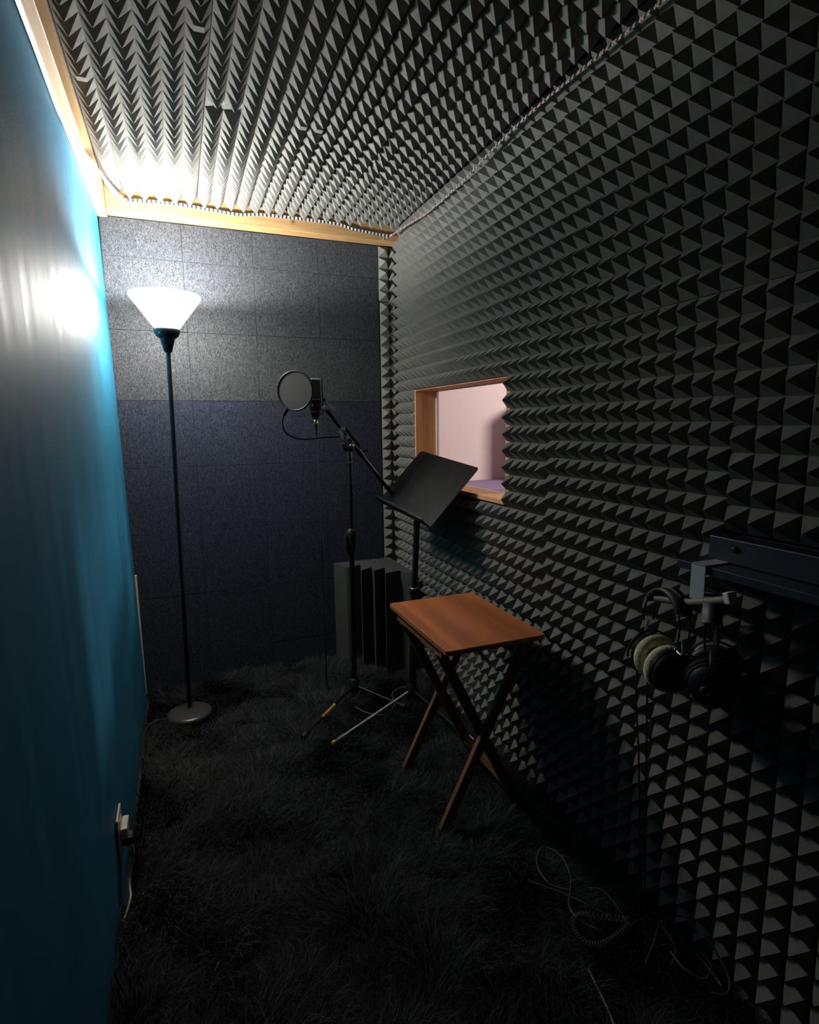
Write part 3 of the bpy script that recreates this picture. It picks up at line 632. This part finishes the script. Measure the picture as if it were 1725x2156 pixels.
# coiled cord: helix about a hairpin path
path = smooth_path([(.900, .893, .082), (.86, .915, .082), (.815, .945, .080), (.785, .945, .080), (.765, .915, .080), (.772, .880, .080), (.805, .868, .080), (.845, .870, .082), (.890, .880, .084)], 10)
hel = []; turns = 46; NN = turns*10
for i in range(NN+1):
    s = i/NN*(len(path)-1); k = min(int(s), len(path)-2); p = path[k].lerp(path[k+1], s-k); t_ = (path[k+1]-path[k]).normalized(); u_ = t_.cross(Vector((0,0,1))).normalized(); w_2 = u_.cross(t_)
    a = 2*PI*i/10; hel.append(p+(u_*math.cos(a)+w_2*math.sin(a))*.0062)
tag(MB().tube(hel, .0015, 6).build('coiled_cord', M['cable_grey']), 'tightly coiled dark cord folded in a hairpin on the rug', 'cord')
G5 = 'thin cables tangled on the rug at the right'
tangle = [
 ([(.90, .885, zf), (.935, .878, zf+.01), (.96, .85, zf), (.945, .80, zf), (.905, .775, zf)], 'thin cable arcing from the end of the coiled cord towards the wall'),
 ([(.86, .80, zf), (.905, .825, zf+.004), (.955, .850, zf+.02), (1.0, .835, zf+.03), (1.005, .80, zf+.02)], 'thin cable rising in a low arch onto the bottom of the foam wall'),
 ([(.93, .80, zf), (.925, .76, zf), (.945, .725, zf), (.975, .735, zf+.01), (.99, .77, zf)], 'thin cable curling in a flat hook beside the foam wall'),
 ([(.92, .815, zf+.004), (.965, .79, zf+.01), (.975, .75, zf), (.965, .70, zf)], 'thin cable running from the tangle towards the camera along the wall'),
 ([(.93, .70, zf), (.96, .685, zf), (.985, .70, zf+.01), (.995, .74, zf+.03), (.99, .77, zf+.05)], 'thin cable turning up against the foam at the far right of the tangle'),
 ([(.875, 1.01, zf), (.90, .985, zf+.006), (.905, .94, zf), (.895, .895, zf)], 'short thin cable dropping from the dark foam edge to the coiled cord'),
 ([(.735, .835, zf), (.725, .79, zf), (.715, .75, zf), (.70, .70, zf), (.695, .64, zf)], 'thicker cable running off the bottom edge of the photo'),
 ([(.75, 1.09, zf), (.80, 1.03, zf), (.83, .99, zf), (.85, .955, zf), (.86, .94, zf)], 'thin cable crossing the base of the tall open loop'),
]
for k, (p, lb) in enumerate(tangle):
    tag(MB().tube(smooth_path(p), .0020 if k != 6 else .0032, 8).build('loose_cable', M['cable_grey'] if k != 2 else M['cable_grey']), lb, 'cable', G5)

# ------------------------------------------------------------------ outlet and cord on the blue wall
ou = empty('wall_outlet', (-.218, 1.54, .19), 'ivory outlet plate low on the blue wall', 'outlet')
MB().box((-.2175, 1.495, .125), (-.2120, 1.575, .240)).build('plate', M['ivory'], ou, bevel=.002)
MB().box((-.2120, 1.518, .190), (-.2105, 1.552, .222)).build('socket', M['ivory'], ou, bevel=.001)
MB().box((-.2120, 1.518, .142), (-.2105, 1.552, .174)).build('socket', M['ivory'], ou, bevel=.001)
tag(MB().box((-.2103, 1.505, .178), (-.194, 1.565, .208)).build('plug_adapter', M['ivory'], bevel=.003, origin=(-.2, 1.535, .19)), 'small cream plug adapter pushed into the upper socket on the blue wall', 'plug')
pl = empty('power_cord', (-.20, 1.535, .15), 'cream power cord with a dark plug hanging from the outlet on the blue wall', 'power cord')
MB().box((-.2103, 1.520, .148), (-.186, 1.552, .170)).build('plug', M['rubber'], pl, bevel=.003)
MB().tube(smooth_path([(-.198, 1.535, .150), (-.190, 1.53, .140), (-.186, 1.525, .120), (-.192, 1.515, .095), (-.198, 1.50, .075), (-.196, 1.47, .066), (-.192, 1.44, .066), (-.196, 1.40, .064), (-.205, 1.375, .055)]), .0028, 10).build('cord', M['cord'], pl)
MB().tube(smooth_path([(-.11, 2.37, .055), (-.16, 2.35, .068), (-.20, 2.30, .062), (-.20, 2.1, .058)]), .0026, 8).build('cord', M['cable'], lamp)

# ------------------------------------------------------------------ LED tapes
def tape(pts, wdir, width, pat, label, seglen=.0042, drop=None):
    P = smooth_path(pts, 10); Ls = [0]
    for a, b in zip(P, P[1:]): Ls.append(Ls[-1]+(b-a).length)
    n = int(Ls[-1]/seglen); Q = []; k = 0
    for i in range(n+1):
        s = i*seglen
        while k < len(Ls)-2 and Ls[k+1] < s: k += 1
        Q.append(P[k].lerp(P[k+1], (s-Ls[k])/max(1e-9, Ls[k+1]-Ls[k])))
    W = Vector(wdir).normalized()*width/2; mb = MB()
    T0 = (Q[-1]-Q[0]).normalized(); nn = T0.cross(W).normalized()*.0012
    for i in range(n):
        a, b = Q[i], Q[i+1]; mi = pat[i % len(pat)]
        vs = [a-W-nn, b-W-nn, b+W-nn, a+W-nn, a-W+nn, b-W+nn, b+W+nn, a+W+nn]
        mb.add(vs, [(0,3,2,1), (4,5,6,7), (0,1,5,4), (2,3,7,6)]+([(3,0,4,7)] if i == 0 else [])+([(1,2,6,5)] if i == n-1 else []), mi=mi)
    o = mb.build('led_tape', [M['tape_white'], M['tape_black'], M['tape_red'], M['tape_amber']], origin=Q[0])
    return tag(o, label, 'LED tape', 'LED tapes round the ceiling')
tape([(-.236, .9, 2.064), (-.236, 1.45, 2.064), (-.236, 1.60, 2.064), (-.237, 1.75, 2.063), (-.236, 1.88, 2.060), (-.222, 1.98, 2.052), (-.205, 2.12, 2.058), (-.180, 2.32, 2.075), (-.155, 2.52, 2.098), (-.139, 2.636, 2.114)], (.75, 0, .35), .010, [0,0,1,0,1,1,0,0,0,1,0,1,0,0,0,1,0,2], 'unlit LED tape along the left timber, sagging across the lit corner')
tape([(-.135, 2.637, 2.116), (.016, 2.639, 2.124), (.178, 2.639, 2.118), (.30, 2.638, 2.112), (.408, 2.639, 2.124), (.70, 2.639, 2.124), (.80, 2.638, 2.108), (.923, 2.638, 2.099), (.985, 2.636, 2.098)], (0, -.25, 1), .011, [0,0,1,1], 'unlit LED tape running along the timber over the back wall')
tape([(.925, 2.60, 2.068), (.965, 2.58, 2.085), (.976, 2.50, 2.088), (.981, 2.35, 2.076), (.982, 2.20, 2.066), (.982, 1.95, 2.068), (.982, 1.80, 2.080), (.982, 1.60, 2.094), (.982, 1.43, 2.096), (.982, 1.25, 2.090), (.982, 1.02, 2.086), (.982, .7, 2.088)], (.45, 0, 1), .010, [2,0,1,1,3,0,1,1,1,0], 'unlit LED tape with red chips in the joint between ceiling foam and window wall')

# ------------------------------------------------------------------ light of the room beyond
al = bpy.data.lights.new('beyond_light', 'AREA'); al.energy = 29; al.size = .35; al.color = (1., .91, .87)
ao = bpy.data.objects.new('beyond_light', al); COL.objects.link(ao); ao.location = (3.55, 2.2, 2.0); ao.rotation_euler = (math.radians(62), 0, math.radians(30))

# ------------------------------------------------------------------ camera
F, yaw, pitch, roll = 1194.918, .381270, .154826, -.0115685
fwd = Vector((math.sin(yaw)*math.cos(pitch), math.cos(yaw)*math.cos(pitch), -math.sin(pitch)))
right = Vector((math.cos(yaw), -math.sin(yaw), 0)); up = right.cross(fwd)
r2 = right*math.cos(roll)+up*math.sin(roll); u2 = -right*math.sin(roll)+up*math.cos(roll)
cam = bpy.data.cameras.new('camera'); cam.sensor_fit = 'HORIZONTAL'; cam.sensor_width = 36; cam.lens = F/1725*36; cam.clip_start = .02
co = bpy.data.objects.new('camera', cam); COL.objects.link(co)
co.matrix_world = Matrix(((r2.x, u2.x, -fwd.x, 0), (r2.y, u2.y, -fwd.y, 0), (r2.z, u2.z, -fwd.z, 1.234), (0, 0, 0, 1)))
sc = bpy.context.scene; sc.camera = co
w = bpy.data.worlds.new('world'); sc.world = w; w.use_nodes = True; w.node_tree.nodes['Background'].inputs[0].default_value = (0, 0, 0, 1)
sc.view_settings.view_transform = 'Standard'; sc.view_settings.look = 'None'; sc.view_settings.gamma = 1; sc.view_settings.exposure = 1.5
